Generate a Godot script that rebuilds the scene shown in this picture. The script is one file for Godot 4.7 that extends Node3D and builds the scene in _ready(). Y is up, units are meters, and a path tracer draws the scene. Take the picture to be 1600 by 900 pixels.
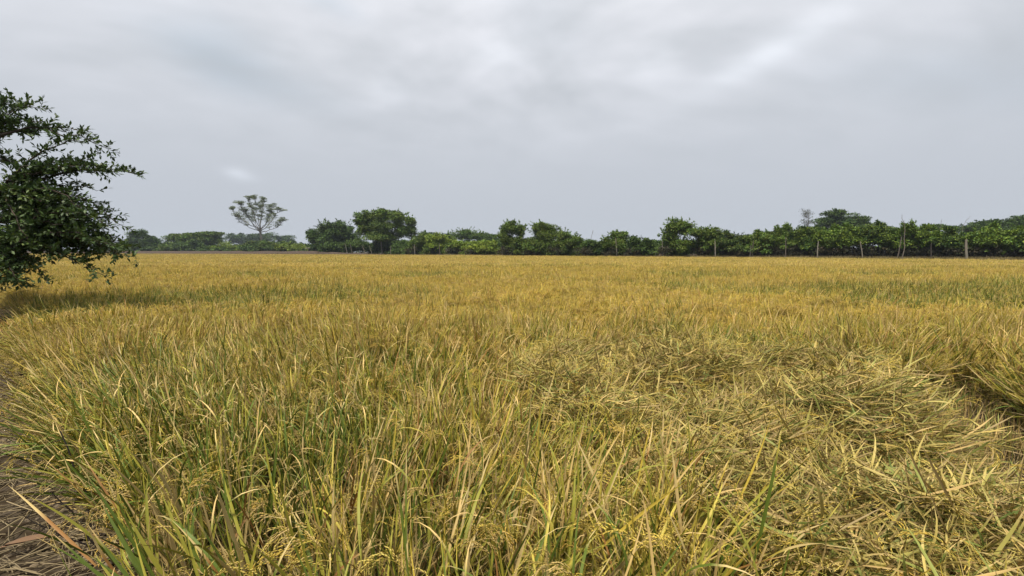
extends Node3D
# A ripe rice field under an overcast sky, a hedge with fence posts and trees behind it.

const EYE := 1.6          # eye height above the field, metres
const FOCAL := 734.0      # focal length in units of 1/900 of the picture height
const HORIZON := 393.0
const FAR := 1.26        # depth of everything beyond the crop

var taken := {}

class MB:
	var v := PackedVector3Array()
	var n := PackedVector3Array()
	var c := PackedColorArray()
	var i := PackedInt32Array()
	func tri(a: int, b: int, d: int) -> void:
		i.append(a); i.append(b); i.append(d)
	func vert(p: Vector3, nn: Vector3, col: Color) -> int:
		v.append(p); n.append(nn); c.append(col)
		return v.size() - 1
	func add(o: MB, xf: Transform3D) -> void:
		var off := v.size()
		v.append_array(xf * o.v)
		n.append_array(Transform3D(xf.basis.orthonormalized(), Vector3.ZERO) * o.n)
		c.append_array(o.c)
		var k := i.size()
		i.append_array(o.i)
		for j in range(k, i.size()):
			i[j] += off
	# faces run clockwise seen from the side their normals point to
	func wind() -> void:
		for k in range(0, i.size(), 3):
			var a := i[k]
			var b := i[k + 1]
			var d := i[k + 2]
			if (v[b] - v[a]).cross(v[d] - v[a]).dot(n[a] + n[b] + n[d]) > 0.0:
				i[k + 1] = d
				i[k + 2] = b
	func mesh(m: Material) -> ArrayMesh:
		wind()
		var a := []
		a.resize(Mesh.ARRAY_MAX)
		a[Mesh.ARRAY_VERTEX] = v
		a[Mesh.ARRAY_NORMAL] = n
		a[Mesh.ARRAY_COLOR] = c
		a[Mesh.ARRAY_INDEX] = i
		var am := ArrayMesh.new()
		am.add_surface_from_arrays(Mesh.PRIMITIVE_TRIANGLES, a)
		am.surface_set_material(0, m)
		return am

# ------------------------------------------------------------------ helpers
func numbered(called: String) -> String:
	var k: int = taken.get(called, 0)
	taken[called] = k + 1
	return called if k == 0 else "%s_%03d" % [called, k]

func tag(o: Node, label: String, category: String, group := "", kind := "") -> void:
	o.set_meta("label", label)
	o.set_meta("category", category)
	if group: o.set_meta("group", group)
	if kind: o.set_meta("kind", kind)

func thing(called: String, label: String, category: String, at := Vector3.ZERO, group := "") -> Node3D:
	var o := Node3D.new()
	o.name = numbered(called)
	add_child(o)
	o.position = at
	tag(o, label, category, group)
	return o

func part(called: String, m: Mesh, parent: Node, xf := Transform3D.IDENTITY) -> MeshInstance3D:
	var o := MeshInstance3D.new()
	o.name = called
	o.mesh = m
	o.transform = xf
	parent.add_child(o, true)
	return o

func rnd(r: RandomNumberGenerator, a: float, b: float) -> float:
	return r.randf_range(a, b)

func around(r: RandomNumberGenerator) -> Vector3:
	var z := r.randf_range(-1, 1)
	var a := r.randf() * TAU
	var s := sqrt(1.0 - z * z)
	return Vector3(s * cos(a), z, s * sin(a))

# a point at a height of the picture, at its own depth in metres
func spot(px: float, py: float, z: float) -> Vector3:
	return Vector3((px - 800.0) / FOCAL * z, EYE + (HORIZON - py) / FOCAL * z, -z)

func jit(r: RandomNumberGenerator, col: Color, a: float) -> Color:
	var k := 1.0 + r.randf_range(-a, a)
	var h := r.randf_range(-a, a) * 0.35
	return Color(col.r * k * (1.0 + h), col.g * k, col.b * k * (1.0 - h))

func mat(rough: float, backlight := 0.0, spec := 0.5) -> StandardMaterial3D:
	var m := StandardMaterial3D.new()
	m.vertex_color_use_as_albedo = true
	m.roughness = rough
	m.metallic_specular = spec
	m.cull_mode = BaseMaterial3D.CULL_DISABLED
	if backlight > 0.0:
		m.backlight_enabled = true
		m.backlight = Color(backlight, backlight, backlight)
	return m

func tube(mb: MB, pts: Array, radii: Array, sides: int, col: Color, r: RandomNumberGenerator = null, lump := 0.0) -> void:
	var first := mb.v.size()
	var ref := Vector3(0.31, 0.2, 0.93).normalized()
	for k in pts.size():
		var d: Vector3 = (pts[mini(k + 1, pts.size() - 1)] - pts[maxi(k - 1, 0)]).normalized()
		var u := d.cross(ref).normalized()
		var w := d.cross(u).normalized()
		var cc := col if r == null else jit(r, col, 0.12)
		for s in sides:
			var a := TAU * s / sides
			var nn := u * cos(a) + w * sin(a)
			var rr: float = radii[k]
			if r != null and lump > 0.0: rr *= 1.0 + r.randf_range(-lump, lump)
			mb.vert(pts[k] + nn * rr, nn, cc)
	for k in pts.size() - 1:
		for s in sides:
			var a := first + k * sides + s
			var b := first + k * sides + (s + 1) % sides
			mb.tri(a, b, a + sides)
			mb.tri(b, b + sides, a + sides)
	var top := first + (pts.size() - 1) * sides
	for s in range(1, sides - 1):
		mb.tri(top, top + s, top + s + 1)

# ------------------------------------------------------------------ rice
# a blade that starts at the origin along +Y and bends towards +X
func blade(mb: MB, length: float, width: float, bend: float, segs: int, ca: Color, cb: Color, tip: float, twist: float, fold: float, start := Vector3.ZERO, a0 := 0.0) -> void:
	var p := start
	var ang := a0
	var first := mb.v.size()
	for s in segs + 1:
		var t := float(s) / segs
		var dir := Vector3(sin(ang), cos(ang), 0)
		var nrm := Vector3(-cos(ang), sin(ang), 0)
		var side := Vector3(0, 0, 1).rotated(dir, twist * t)
		nrm = nrm.rotated(dir, twist * t)
		var w := width * 0.5
		if t < 0.15: w *= 0.55 + 3.0 * t
		elif t > 0.45: w *= maxf(0.03, 1.0 - pow((t - 0.45) / 0.55, 1.7))
		var cc := ca if t < tip else cb
		if fold > 0.0:
			mb.vert(p - side * w + nrm * fold * w, (nrm + side * fold).normalized(), cc)
			mb.vert(p, nrm, cc * 0.93 + Color(0.01, 0.012, 0.0))
			mb.vert(p + side * w + nrm * fold * w, (nrm - side * fold).normalized(), cc)
		else:
			mb.vert(p - side * w, nrm, cc)
			mb.vert(p + side * w, nrm, cc)
		p += dir * (length / segs)
		ang += bend / segs * (0.35 + 1.3 * t)
	var m := 3 if fold > 0.0 else 2
	for s in segs:
		for k in m - 1:
			var a := first + s * m + k
			mb.tri(a, a + 1, a + m)
			mb.tri(a + 1, a + m + 1, a + m)

func grain(mb: MB, p: Vector3, d: Vector3, l: float, w: float, col: Color) -> void:
	var u := d.cross(Vector3(0.3, 0.5, 0.81)).normalized()
	var q := d.cross(u)
	var a := mb.vert(p, -d, col)
	var m := p + d * l * 0.45
	for s in 3:
		var an := TAU * s / 3.0
		var nn := u * cos(an) + q * sin(an)
		mb.vert(m + nn * w, nn, col)
	var b := mb.vert(p + d * l, d, col)
	for s in 3:
		var s1 := a + 1 + s
		var s2 := a + 1 + (s + 1) % 3
		mb.tri(a, s2, s1)
		mb.tri(s1, s2, b)

func panicle(r: RandomNumberGenerator, col: Color, stalk: Color, branches: int, per: int, gl: float, gw: float) -> MB:
	var mb := MB.new()
	var L := rnd(r, 0.19, 0.25)
	var bend := rnd(r, 1.5, 2.7)
	var segs := 8
	var p := Vector3.ZERO
	var ang := rnd(r, 0.1, 0.3)
	var pts := [p]
	var dirs := [Vector3(sin(ang), cos(ang), 0)]
	for s in segs:
		var t := (s + 0.5) / segs
		ang = minf(ang + bend / segs * (0.4 + 1.2 * t), 3.0)
		var d := Vector3(sin(ang), cos(ang), 0)
		p += d * L / segs
		pts.append(p)
		dirs.append(d)
	var rad := []
	for s in segs + 1: rad.append(lerpf(0.0013, 0.0006, float(s) / segs))
	tube(mb, pts, rad, 3, stalk)
	for b in branches:
		var t := lerpf(0.22, 1.0, (b + r.randf() * 0.6) / branches)
		var f := t * segs
		var k := mini(int(f), segs - 1)
		var q: Vector3 = (pts[k] as Vector3).lerp(pts[k + 1], f - k)
		var d: Vector3 = ((dirs[k] as Vector3) * 1.0 + around(r) * 0.42).normalized()
		var bl := rnd(r, 0.06, 0.10) * (1.15 - 0.5 * t)
		for g in per:
			d = (d + Vector3(0, -0.16, 0)).normalized()
			q += d * bl / per
			var gd := (d + around(r) * 0.2).normalized()
			grain(mb, q + around(r) * 0.0012, gd, gl * rnd(r, 0.85, 1.15), gw, jit(r, col, 0.16))
	return mb

var lib := {}
const GREEN := Color(0.08, 0.116, 0.016)
const LIME := Color(0.25, 0.235, 0.034)
const OLIVE := Color(0.375, 0.295, 0.048)
const STRAW := Color(0.455, 0.335, 0.135)
const RUST := Color(0.258, 0.125, 0.038)
const GOLD := Color(0.61, 0.455, 0.088)
const AMBER := Color(0.53, 0.36, 0.078)
const TAN := Color(0.44, 0.32, 0.11)
const DULL := Color(0.51, 0.405, 0.10)

func build_lib() -> void:
	var r := RandomNumberGenerator.new()
	r.seed = 11
	for lod in 3:
		var segs: int = [8, 4, 3][lod]
		var fold: float = [0.28, 0.0, 0.0][lod]
		var wide: float = [1.0, 1.15, 1.5][lod]
		for kind in [["green", GREEN, 8], ["lime", LIME, 8], ["olive", OLIVE, 8], ["straw", STRAW, 6], ["rust", RUST, 3], ["husk", Color(0.23, 0.165, 0.075), 5]]:
			var list := []
			for k in int(kind[2]):
				var mb := MB.new()
				var ca: Color = jit(r, kind[1], 0.18)
				var cb := jit(r, STRAW, 0.15) if r.randf() < 0.45 else jit(r, OLIVE, 0.15)
				if kind[0] == "husk": cb = jit(r, Color(0.25, 0.18, 0.085), 0.2)
				if kind[0] == "rust": cb = jit(r, STRAW, 0.2)
				var tip := rnd(r, 0.5, 1.2)
				var bend := rnd(r, 0.05, 0.6) if r.randf() < 0.72 else rnd(r, 0.7, 2.2)
				blade(mb, rnd(r, 0.27, 0.5), rnd(r, 0.007, 0.0115) * wide, bend, segs, ca, cb, tip, rnd(r, -1.3, 1.3), fold)
				list.append(mb)
			lib["%s%d" % [kind[0], lod]] = list
		var mats := []
		for k in 16:
			var mb := MB.new()
			var ca := jit(r, [Color(0.40, 0.325, 0.10), Color(0.30, 0.275, 0.07), STRAW, Color(0.37, 0.29, 0.085), Color(0.12, 0.155, 0.035), Color(0.32, 0.285, 0.085), Color(0.22, 0.23, 0.055), Color(0.33, 0.235, 0.10)][k % 8], 0.15)
			blade(mb, rnd(r, 0.15, 0.34), rnd(r, 0.0075, 0.0115), rnd(r, 0.02, 0.6) if k % 4 else 1.1, segs - 2 if lod == 0 else segs, ca, jit(r, STRAW, 0.2), rnd(r, 0.6, 1.3), rnd(r, -0.8, 0.8), fold)
			mats.append(mb)
		lib["mat%d" % lod] = mats
		var pl := []
		for k in 9:
			var col: Color = [GOLD, DULL, TAN, AMBER, DULL, TAN][k % 6]
			if lod == 0: pl.append(panicle(r, col, OLIVE, 8, 8, 0.018, 0.0021))
			elif lod == 1: pl.append(panicle(r, col, OLIVE, 7, 4, 0.030, 0.0042))
			else: pl.append(panicle(r, col, OLIVE, 6, 1, 0.08, 0.009))
		lib["panicle%d" % lod] = pl
		var st := []
		for k in 4:
			var mb := MB.new()
			var sc := jit(r, [Color(0.19, 0.185, 0.045), Color(0.26, 0.2, 0.07), GREEN, Color(0.3, 0.22, 0.09)][k], 0.2)
			blade(mb, 0.6, 0.0055 * wide, rnd(r, -0.06, 0.06), 3, sc, sc, 0.6, 0.4, 0.0)
			st.append(mb)
		lib["stem%d" % lod] = st

# one rice hill: a list of [part name, lib list, index, transform]
func hill(r: RandomNumberGenerator, lod: int, tillers: int, green: float, ripe: float) -> Array:
	var out := []
	for k in tillers:
		var az := r.randf() * TAU
		var lean := rnd(r, 0.02, 0.26)
		var o := Vector3(cos(az), 0, -sin(az)) * rnd(r, 0.0, 0.06)
		var up := Basis(Vector3.UP, az) * Basis(Vector3(0, 0, 1), -lean)
		var hc := rnd(r, 0.5, 0.68)
		if lod < 2: out.append(["stem", "stem%d" % lod, r.randi() % 4, Transform3D(up.scaled_local(Vector3(1, hc / 0.6, 1)), o)])
		for j in (3 if lod < 2 else 2):
			var h: float = hc * [0.95, 0.66, 0.36][j] * rnd(r, 0.9, 1.05)
			var tilt := rnd(r, [0.04, 0.1, 0.25][j], [0.38, 0.55, 1.0][j])
			var pick := r.randf()
			var kind := "olive"
			if pick < green: kind = "green" if r.randf() < 0.3 + 0.4 * green else "lime"
			elif pick < green + 0.28: kind = "straw"
			elif pick < green + 0.32: kind = "rust"
			elif r.randf() < 0.35: kind = "lime"
			if j == 2 and r.randf() < 0.55: kind = "husk"
			var b := up * Basis(Vector3.UP, r.randf() * TAU) * Basis(Vector3(0, 0, 1), -tilt)
			var s := rnd(r, 0.8, 1.12)
			var l: Array = lib["%s%d" % [kind, lod]]
			out.append(["leaf", "%s%d" % [kind, lod], r.randi() % l.size(), Transform3D(b.scaled_local(Vector3(s, s, s)), o + up.y.normalized() * h)])
		for head in (1 if lod == 0 else 2):
			if r.randf() > ripe: continue
			var b := up * Basis(Vector3.UP, r.randf() * TAU)
			var s := rnd(r, 0.85, 1.15)
			out.append(["panicle", "panicle%d" % lod, r.randi() % 9, Transform3D(b.scaled_local(Vector3(s, s, s)), o + up.y.normalized() * hc)])
	return out

func merged(list: Array, mb: MB, xf := Transform3D.IDENTITY) -> void:
	for e in list:
		mb.add(lib[e[1]][e[2]], xf * e[3])

# a lodged hill: stalks flattened towards +X, tangled
func lodged_hill(r: RandomNumberGenerator, lod: int, tillers: int) -> Array:
	var out := []
	for k in tillers:
		var az := r.randfn(0.0, 0.5)
		var lean := rnd(r, 1.15, 1.5)
		var o := Vector3(rnd(r, -0.25, 0.1), rnd(r, 0.0, 0.1), rnd(r, -0.16, 0.16))
		var up := Basis(Vector3.UP, az) * Basis(Vector3(0, 0, 1), -lean)
		out.append(["stem", "stem%d" % lod, r.randi() % 4, Transform3D(up, o)])
		for j in 11:
			var h := rnd(r, 0.0, 0.5)
			var lift := rnd(r, -0.2, 0.55)
			if r.randf() < 0.12: lift += 0.5
			var b := Basis(Vector3.UP, az + r.randfn(0.0, 0.6 if j % 2 else 2.2)) * Basis(Vector3(0, 0, 1), -(1.4 - lift)) * Basis(Vector3.UP, r.randf() * TAU)
			out.append(["leaf", "mat%d" % lod, r.randi() % 16, Transform3D(b.scaled_local(Vector3(0.74, 0.74, 0.9) * rnd(r, 0.65, 1.1)), o + up.y * h)])
		if r.randf() < 0.1:
			var b := up * Basis(Vector3.UP, r.randf() * TAU)
			out.append(["panicle", "panicle%d" % lod, r.randi() % 9, Transform3D(b, o + up.y * rnd(r, 0.3, 0.5))])
	return out

# ------------------------------------------------------------------ the field's outline
# far edge of the crop: depth for a bearing x / depth
var edge_table := [[-1.6, 200.0], [-1.09, 165.0], [-0.817, 150.0], [-0.2725, 95.0], [0.2725, 62.0], [0.681, 48.0], [1.09, 37.0], [1.6, 29.0]]
func edge_depth(bearing: float) -> float:
	for k in edge_table.size() - 1:
		if bearing <= edge_table[k + 1][0]:
			var f: float = (bearing - edge_table[k][0]) / (edge_table[k + 1][0] - edge_table[k][0])
			return FAR * lerpf(edge_table[k][1], edge_table[k + 1][1], clampf(f, 0, 1))
	return FAR * edge_table[-1][1]

var lodged_poly := PackedVector2Array([Vector2(0.1, 4.9), Vector2(1.7, 5.7), Vector2(2.9, 5.5), Vector2(3.5, 4.75), Vector2(3.1, 4.0), Vector2(2.6, 3.1), Vector2(2.5, 2.2), Vector2(2.4, 1.0), Vector2(1.2, 1.0), Vector2(1.05, 1.8), Vector2(0.7, 2.5), Vector2(0.2, 3.5)])
var hollow_poly := PackedVector2Array([Vector2(3.6, 4.85), Vector2(4.8, 5.05), Vector2(4.85, 4.3), Vector2(4.25, 3.05), Vector2(3.5, 1.7), Vector2(2.4, 1.0), Vector2(2.5, 2.2), Vector2(2.6, 3.1), Vector2(3.1, 4.0)])
var dips := [[1.75, 4.75, 0.3], [2.5, 5.2, 0.42], [3.2, 5.1, 0.42], [-0.15, 6.1, 0.2], [0.15, 4.6, 0.14], [1.2, 3.6, 0.1], [2.1, 3.8, 0.09], [-2.9, 6.2, 0.25], [0.75, 10.5, 0.5], [-4.6, 9.2, 0.35]]

func in_field(x: float, d: float) -> bool:
	if d < 0.8 or d > edge_depth(x / d): return false
	return x > -1.26 - 1.11 * (d - 1.75) and x > -1.7 - 1.1 * maxf(0.0, d - 0.8)

func west_gap(x: float, d: float) -> float:
	return x + 1.26 + 1.11 * (d - 1.75)

# ------------------------------------------------------------------ trees
func leaf_at(mb: MB, p: Vector3, d: Vector3, nrm: Vector3, l: float, w: float, col: Color) -> void:
	var side := d.cross(nrm).normalized() * w * 0.5
	var nn := side.cross(d).normalized()
	var a := mb.vert(p, nn, col)
	mb.vert(p + d * l * 0.5 + side + nn * w * 0.12, nn, col)
	mb.vert(p + d * l, nn, col)
	mb.vert(p + d * l * 0.5 - side + nn * w * 0.12, nn, col)
	mb.tri(a, a + 1, a + 2)
	mb.tri(a, a + 2, a + 3)

# a bough of foliage: puffs of leaves set round it, open underneath
func lobe(mb: MB, r: RandomNumberGenerator, c: Vector3, rad: Vector3, count: int, size: float, col: Color, warm: Color, nz: FastNoiseLite, droop := 0.0) -> void:
	var puffs := 15
	for k in puffs:
		var d := (around(r) + Vector3(0, 0.25, 0)).normalized()
		var pc := c + d * rad * rnd(r, 0.25, 0.9)
		var pr := rad * rnd(r, 0.2, 0.48)
		pr = Vector3(maxf(pr.x, size * 1.2), maxf(pr.y * 0.85, size * 0.8), maxf(pr.z, size * 1.2))
		var tone := jit(r, col, 0.38)
		for j in int(count / float(puffs)):
			var e := around(r)
			if e.y < -0.3 and r.randf() < 0.6: e.y = -e.y
			var t := pow(r.randf(), 0.4) * rnd(r, 0.85, 1.15)
			var p := pc + e * pr * t
			var dir := (e + around(r) * 0.9 + Vector3(0, -droop, 0)).normalized()
			var up := (e * 0.5 + Vector3.UP * 0.9 + around(r) * 0.6).normalized()
			leaf_at(mb, p, dir, up, size * rnd(r, 0.8, 1.7), size * rnd(r, 0.4, 0.75), jit(r, warm if r.randf() < 0.3 else tone, 0.25))

func wavy(r: RandomNumberGenerator, a: Vector3, b: Vector3, k: int, amp: float) -> Array:
	var pts := []
	for s in k + 1:
		var t := float(s) / k
		var p := a.lerp(b, t)
		if s > 0 and s < k: p += around(r) * amp * a.distance_to(b)
		pts.append(p)
	return pts

func taper(k: int, r0: float, r1: float) -> Array:
	var o := []
	for s in k + 1: o.append(lerpf(r0, r1, float(s) / k))
	return o

var leaf_mat: StandardMaterial3D
var bark_mat: StandardMaterial3D
var puff: FastNoiseLite

# lobes: [px, py, half width, half height] seen at the tree's own depth z; trunks: [px base, px top, py top, radius]
func tree(called: String, label: String, category: String, group: String, sd: int, z: float, lobes: Array, trunks: Array, col: Color, warm: Color, bark: Color, fill := 1.0, size := 0.26, shoots := 0, droop := 0.0) -> Node3D:
	z *= FAR
	size *= 1.15
	var r := RandomNumberGenerator.new()
	r.seed = sd
	puff.frequency = 0.55 if z < 90.0 else 0.4
	var base := spot(trunks[0][0], 0, z)
	base.y = 0
	var t := thing(called, label, category, base, group)
	var unit := z / FOCAL
	var crown := MB.new()
	var limbs := MB.new()
	var tops := []
	for tr in trunks:
		var b := spot(tr[0], 0, z) - base
		b.y = -0.1
		var e := spot(tr[1], tr[2], z) - base
		var w := MB.new()
		tube(w, wavy(r, b, e, 5, 0.025), taper(5, tr[3], tr[3] * 0.55), 7, bark, r, 0.08)
		part("trunk", w.mesh(bark_mat), t)
		tops.append(e)
	for lb in lobes:
		var c := spot(lb[0], lb[1], z) - base
		var rad := Vector3(lb[2], lb[3], lb[2] * 0.85) * unit * 1.08
		for side in 3:
			var off := Vector3(rnd(r, -0.2, 0.2) * rad.x, rnd(r, -0.15, 0.1) * rad.y, (side - 1) * rad.z * 0.75)
			var rr := rad * (1.0 if side == 1 else rnd(r, 0.7, 0.95))
			var area := (rr.x * rr.y + rr.x * rr.z + rr.y * rr.z) * 4.2
			var count := int(fill * area * 2.3 / (size * size * 0.5) * (1.0 if side != 0 else 0.45))
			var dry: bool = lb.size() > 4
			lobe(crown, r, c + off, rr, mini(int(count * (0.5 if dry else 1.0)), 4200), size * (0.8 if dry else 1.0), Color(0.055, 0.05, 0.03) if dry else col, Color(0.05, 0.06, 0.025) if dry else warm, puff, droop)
		var from: Vector3 = tops[0]
		for e in tops:
			if e.distance_to(c) < from.distance_to(c): from = e
		var lm := MB.new()
		tube(lm, wavy(r, from, c, 4, 0.07), taper(4, 0.035 * rad.x + 0.025, 0.015), 5, bark, r)
		part("limb", lm.mesh(bark_mat), t)
		for k in shoots * 3:
			var d := (around(r) + Vector3(0, 0.75, 0)).normalized()
			var p0 := c + d * rad * 0.8
			var p1 := c + d * rad * rnd(r, 1.05, 1.5)
			tube(limbs, [p0, p1], [0.02, 0.006], 4, bark)
			for j in 14:
				var f := r.randf()
				leaf_at(crown, p0.lerp(p1, f), (d + around(r) * 0.9).normalized(), around(r), size * rnd(r, 1.0, 1.9), size * 0.6, jit(r, col, 0.25))
	var cr := part("crown", crown.mesh(leaf_mat), t)
	cr.set_meta("kind", "stuff")
	if shoots > 0: part("shoots", limbs.mesh(bark_mat), t).set_meta("kind", "stuff")
	return t

func grow(limbs: MB, leaves: MB, r: RandomNumberGenerator, p: Vector3, d: Vector3, l: float, rad: float, level: int, bark: Color, col: Color, size: float, flat: float, clump: int) -> void:
	var q := p
	var pts := [p]
	for s in 4:
		d = (d + around(r) * 0.16 + Vector3(0, 0.06, 0)).normalized()
		q += d * l / 4
		pts.append(q)
	tube(limbs, pts, taper(4, rad, rad * 0.6), 5, bark)
	if level == 0:
		for k in clump:
			var o := around(r) * Vector3(1.1, 0.28, 1.1) * l * 0.95
			leaf_at(leaves, q + o, (around(r) + d).normalized(), (Vector3.UP + around(r) * 0.6).normalized(), size * rnd(r, 0.7, 1.3), size * 0.5, jit(r, col, 0.2))
		return
	var n := 3 if r.randf() < 0.5 else 2
	for k in n:
		var nd := (d + around(r) * 0.75 * Vector3(1, flat, 1)).normalized()
		grow(limbs, leaves, r, pts[4] if k < 2 else pts[2], nd, l * rnd(r, 0.62, 0.85), rad * 0.58, level - 1, bark, col, size, flat, clump)

# ------------------------------------------------------------------ _ready
func _ready() -> void:
	# camera
	var cam := Camera3D.new()
	cam.name = "camera"
	cam.fov = rad_to_deg(2.0 * atan(450.0 / FOCAL))
	cam.near = 0.05
	cam.far = 3000.0
	cam.position = Vector3(0, EYE, 0)
	cam.rotation.x = -atan((450.0 - HORIZON) / FOCAL)
	add_child(cam)
	cam.current = true
	# sky, exposure, haze
	var env := Environment.new()
	env.background_mode = Environment.BG_SKY
	var sky := Sky.new()
	var pano := PanoramaSkyMaterial.new()
	pano.panorama = overcast(cam)
	sky.sky_material = pano
	env.sky = sky
	env.background_energy_multiplier = 0.314
	env.tonemap_mode = Environment.TONE_MAPPER_LINEAR
	env.tonemap_exposure = 3.55
	env.ambient_light_source = Environment.AMBIENT_SOURCE_SKY
	env.sdfgi_enabled = true
	env.ssao_enabled = true
	env.ssil_enabled = true
	env.fog_enabled = true
	env.fog_density = 0.0002
	env.fog_light_color = Color(0.80, 0.85, 0.92)
	var we := WorldEnvironment.new()
	we.name = "environment"
	we.environment = env
	add_child(we)
	# the sun behind the cloud layer, high and behind the camera's left shoulder
	var sun := DirectionalLight3D.new()
	sun.name = "sun"
	sun.light_energy = 0.5
	sun.light_color = Color(1.0, 0.96, 0.9)
	sun.light_angular_distance = 10.0
	sun.shadow_enabled = true
	sun.rotation_degrees = Vector3(-66, -35, 0)
	add_child(sun)

	leaf_mat = mat(0.6, 0.35, 0.35)
	bark_mat = mat(0.9, 0.0, 0.3)
	puff = FastNoiseLite.new()
	puff.seed = 5
	puff.frequency = 0.4
	puff.fractal_octaves = 2
	build_lib()
	build_ground()
	build_far()
	build_posts()
	build_left_tree()
	build_rice()
	build_litter()
	print("done ", Time.get_ticks_msec())

func overcast(cam: Camera3D) -> ImageTexture:
	var w := 2048
	var h := 1024
	var img := Image.create(w, h, false, Image.FORMAT_RGBF)
	var nz := FastNoiseLite.new()
	nz.seed = 23
	nz.noise_type = FastNoiseLite.TYPE_SIMPLEX_SMOOTH
	nz.frequency = 0.7
	nz.fractal_octaves = 4
	nz.fractal_gain = 0.42
	var warp := FastNoiseLite.new()
	warp.seed = 7
	warp.frequency = 0.35
	warp.fractal_octaves = 2
	var low := Color(0.48, 0.515, 0.568)
	var high := Color(0.69, 0.708, 0.75)
	var gaps := []
	for g in [[330.0, 95.0, 0.075, 0.045, -1.0], [400.0, 118.0, 0.13, 0.035, -1.0], [365.0, 50.0, 0.06, 0.025, -0.6], [510.0, 2.0, 0.06, 0.02, -0.8], [368.0, 269.0, 0.018, 0.009, 0.9], [384.0, 278.0, 0.02, 0.008, 0.8], [1180.0, 95.0, 0.10, 0.025, 0.7], [1250.0, 55.0, 0.11, 0.028, 0.7], [780.0, 85.0, 0.05, 0.03, 0.7], [1030.0, 100.0, 0.05, 0.04, 0.45], [1530.0, 120.0, 0.2, 0.045, -0.7], [850.0, 30.0, 0.09, 0.06, -0.4], [610.0, 140.0, 0.04, 0.03, 0.5]]:
		var d: Vector3 = cam.basis * Vector3((g[0] - 800.0) / FOCAL, (450.0 - g[1]) / FOCAL, -1.0).normalized()
		gaps.append([d, g[2], g[3], g[4]])
	for y in h / 2 + 2:
		var th := (y + 0.5) / h * PI
		var up := cos(th)
		var el := PI / 2 - th
		for x in w:
			var ph := (x + 0.5) / w * TAU
			var d := Vector3(sin(ph) * sin(th), up, -cos(ph) * sin(th))
			var q := Vector2(d.x, d.z) / (maxf(up, 0.0) + 0.28)
			var wv := Vector2(warp.get_noise_2d(q.x, q.y), warp.get_noise_2d(q.x + 31.0, q.y - 17.0))
			var u := q + wv * 0.45
			var n := nz.get_noise_2d(u.x * 0.75 + u.y * 0.5, u.y * 1.5 - u.x * 0.6)
			n = n * 0.65 + 0.6 * nz.get_noise_2d(u.x * 2.3 + 9.0, u.y * 3.0 + 0.8 * u.x) + 0.45 * nz.get_noise_2d(u.x * 6.0 + 40.0, u.y * 8.0)
			var amp := smoothstep(0.10, 0.38, el)
			var blue := 0.0
			var lift := n * 0.15 * amp + 0.015 * amp
			for g in gaps:
				var gd: Vector3 = g[0]
				if d.dot(gd) < 0.9: continue
				var daz := wrapf(atan2(d.x, -d.z) - atan2(gd.x, -gd.z), -PI, PI) * sin(th)
				var de: float = el - asin(gd.y) + (0.25 * daz if g[3] < 0.0 else (-0.42 * daz if g[1] > 0.08 else 0.0))
				var f: float = exp(-(pow(daz / g[1], 2.0) + pow(de / g[2], 2.0))) * (1.0 + n * 0.8)
				if g[3] < 0.0:
					lift += g[3] * f * 0.07
					blue += -g[3] * f
				else:
					lift += g[3] * f * 0.13
			var t := smoothstep(0.02, 0.62, el)
			var c := low.lerp(high, t)
			c = c * (1.0 + lift * 1.25)
			c.r *= 1.0 - 0.035 * blue + 0.02 * n * amp
			c.b *= 1.0 + 0.02 * blue
			img.set_pixel(x, y, c)
	for y in range(h / 2 + 2, h):
		for x in w:
			img.set_pixel(x, y, Color(0.16, 0.15, 0.10))
	return ImageTexture.create_from_image(img)

func soil_material(tint: Color, sc: float, relief: float) -> StandardMaterial3D:
	var m := StandardMaterial3D.new()
	m.roughness = 0.95
	m.metallic_specular = 0.0
	var nz := FastNoiseLite.new()
	nz.seed = 3
	nz.frequency = 0.02
	nz.fractal_octaves = 5
	var tx := NoiseTexture2D.new()
	tx.width = 512
	tx.height = 512
	tx.seamless = true
	tx.noise = nz
	var gr := Gradient.new()
	gr.set_color(0, tint.darkened(0.25))
	gr.set_color(1, tint.lightened(0.2))
	tx.color_ramp = gr
	m.albedo_texture = tx
	m.uv1_triplanar = true
	m.uv1_world_triplanar = true
	m.uv1_scale = Vector3.ONE * sc
	if relief > 0.0:
		var hm := NoiseTexture2D.new()
		hm.width = 512
		hm.height = 512
		hm.seamless = true
		var n2 := FastNoiseLite.new()
		n2.seed = 9
		n2.frequency = 0.05
		n2.fractal_octaves = 4
		hm.noise = n2
		m.heightmap_enabled = true
		m.heightmap_texture = hm
		m.heightmap_scale = relief
	return m

func struct(called: String, m: Mesh, label := "", category := "") -> MeshInstance3D:
	var o := part(called, m, self)
	o.set_meta("kind", "structure")
	if label: o.set_meta("label", label)
	if category: o.set_meta("category", category)
	return o

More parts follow.
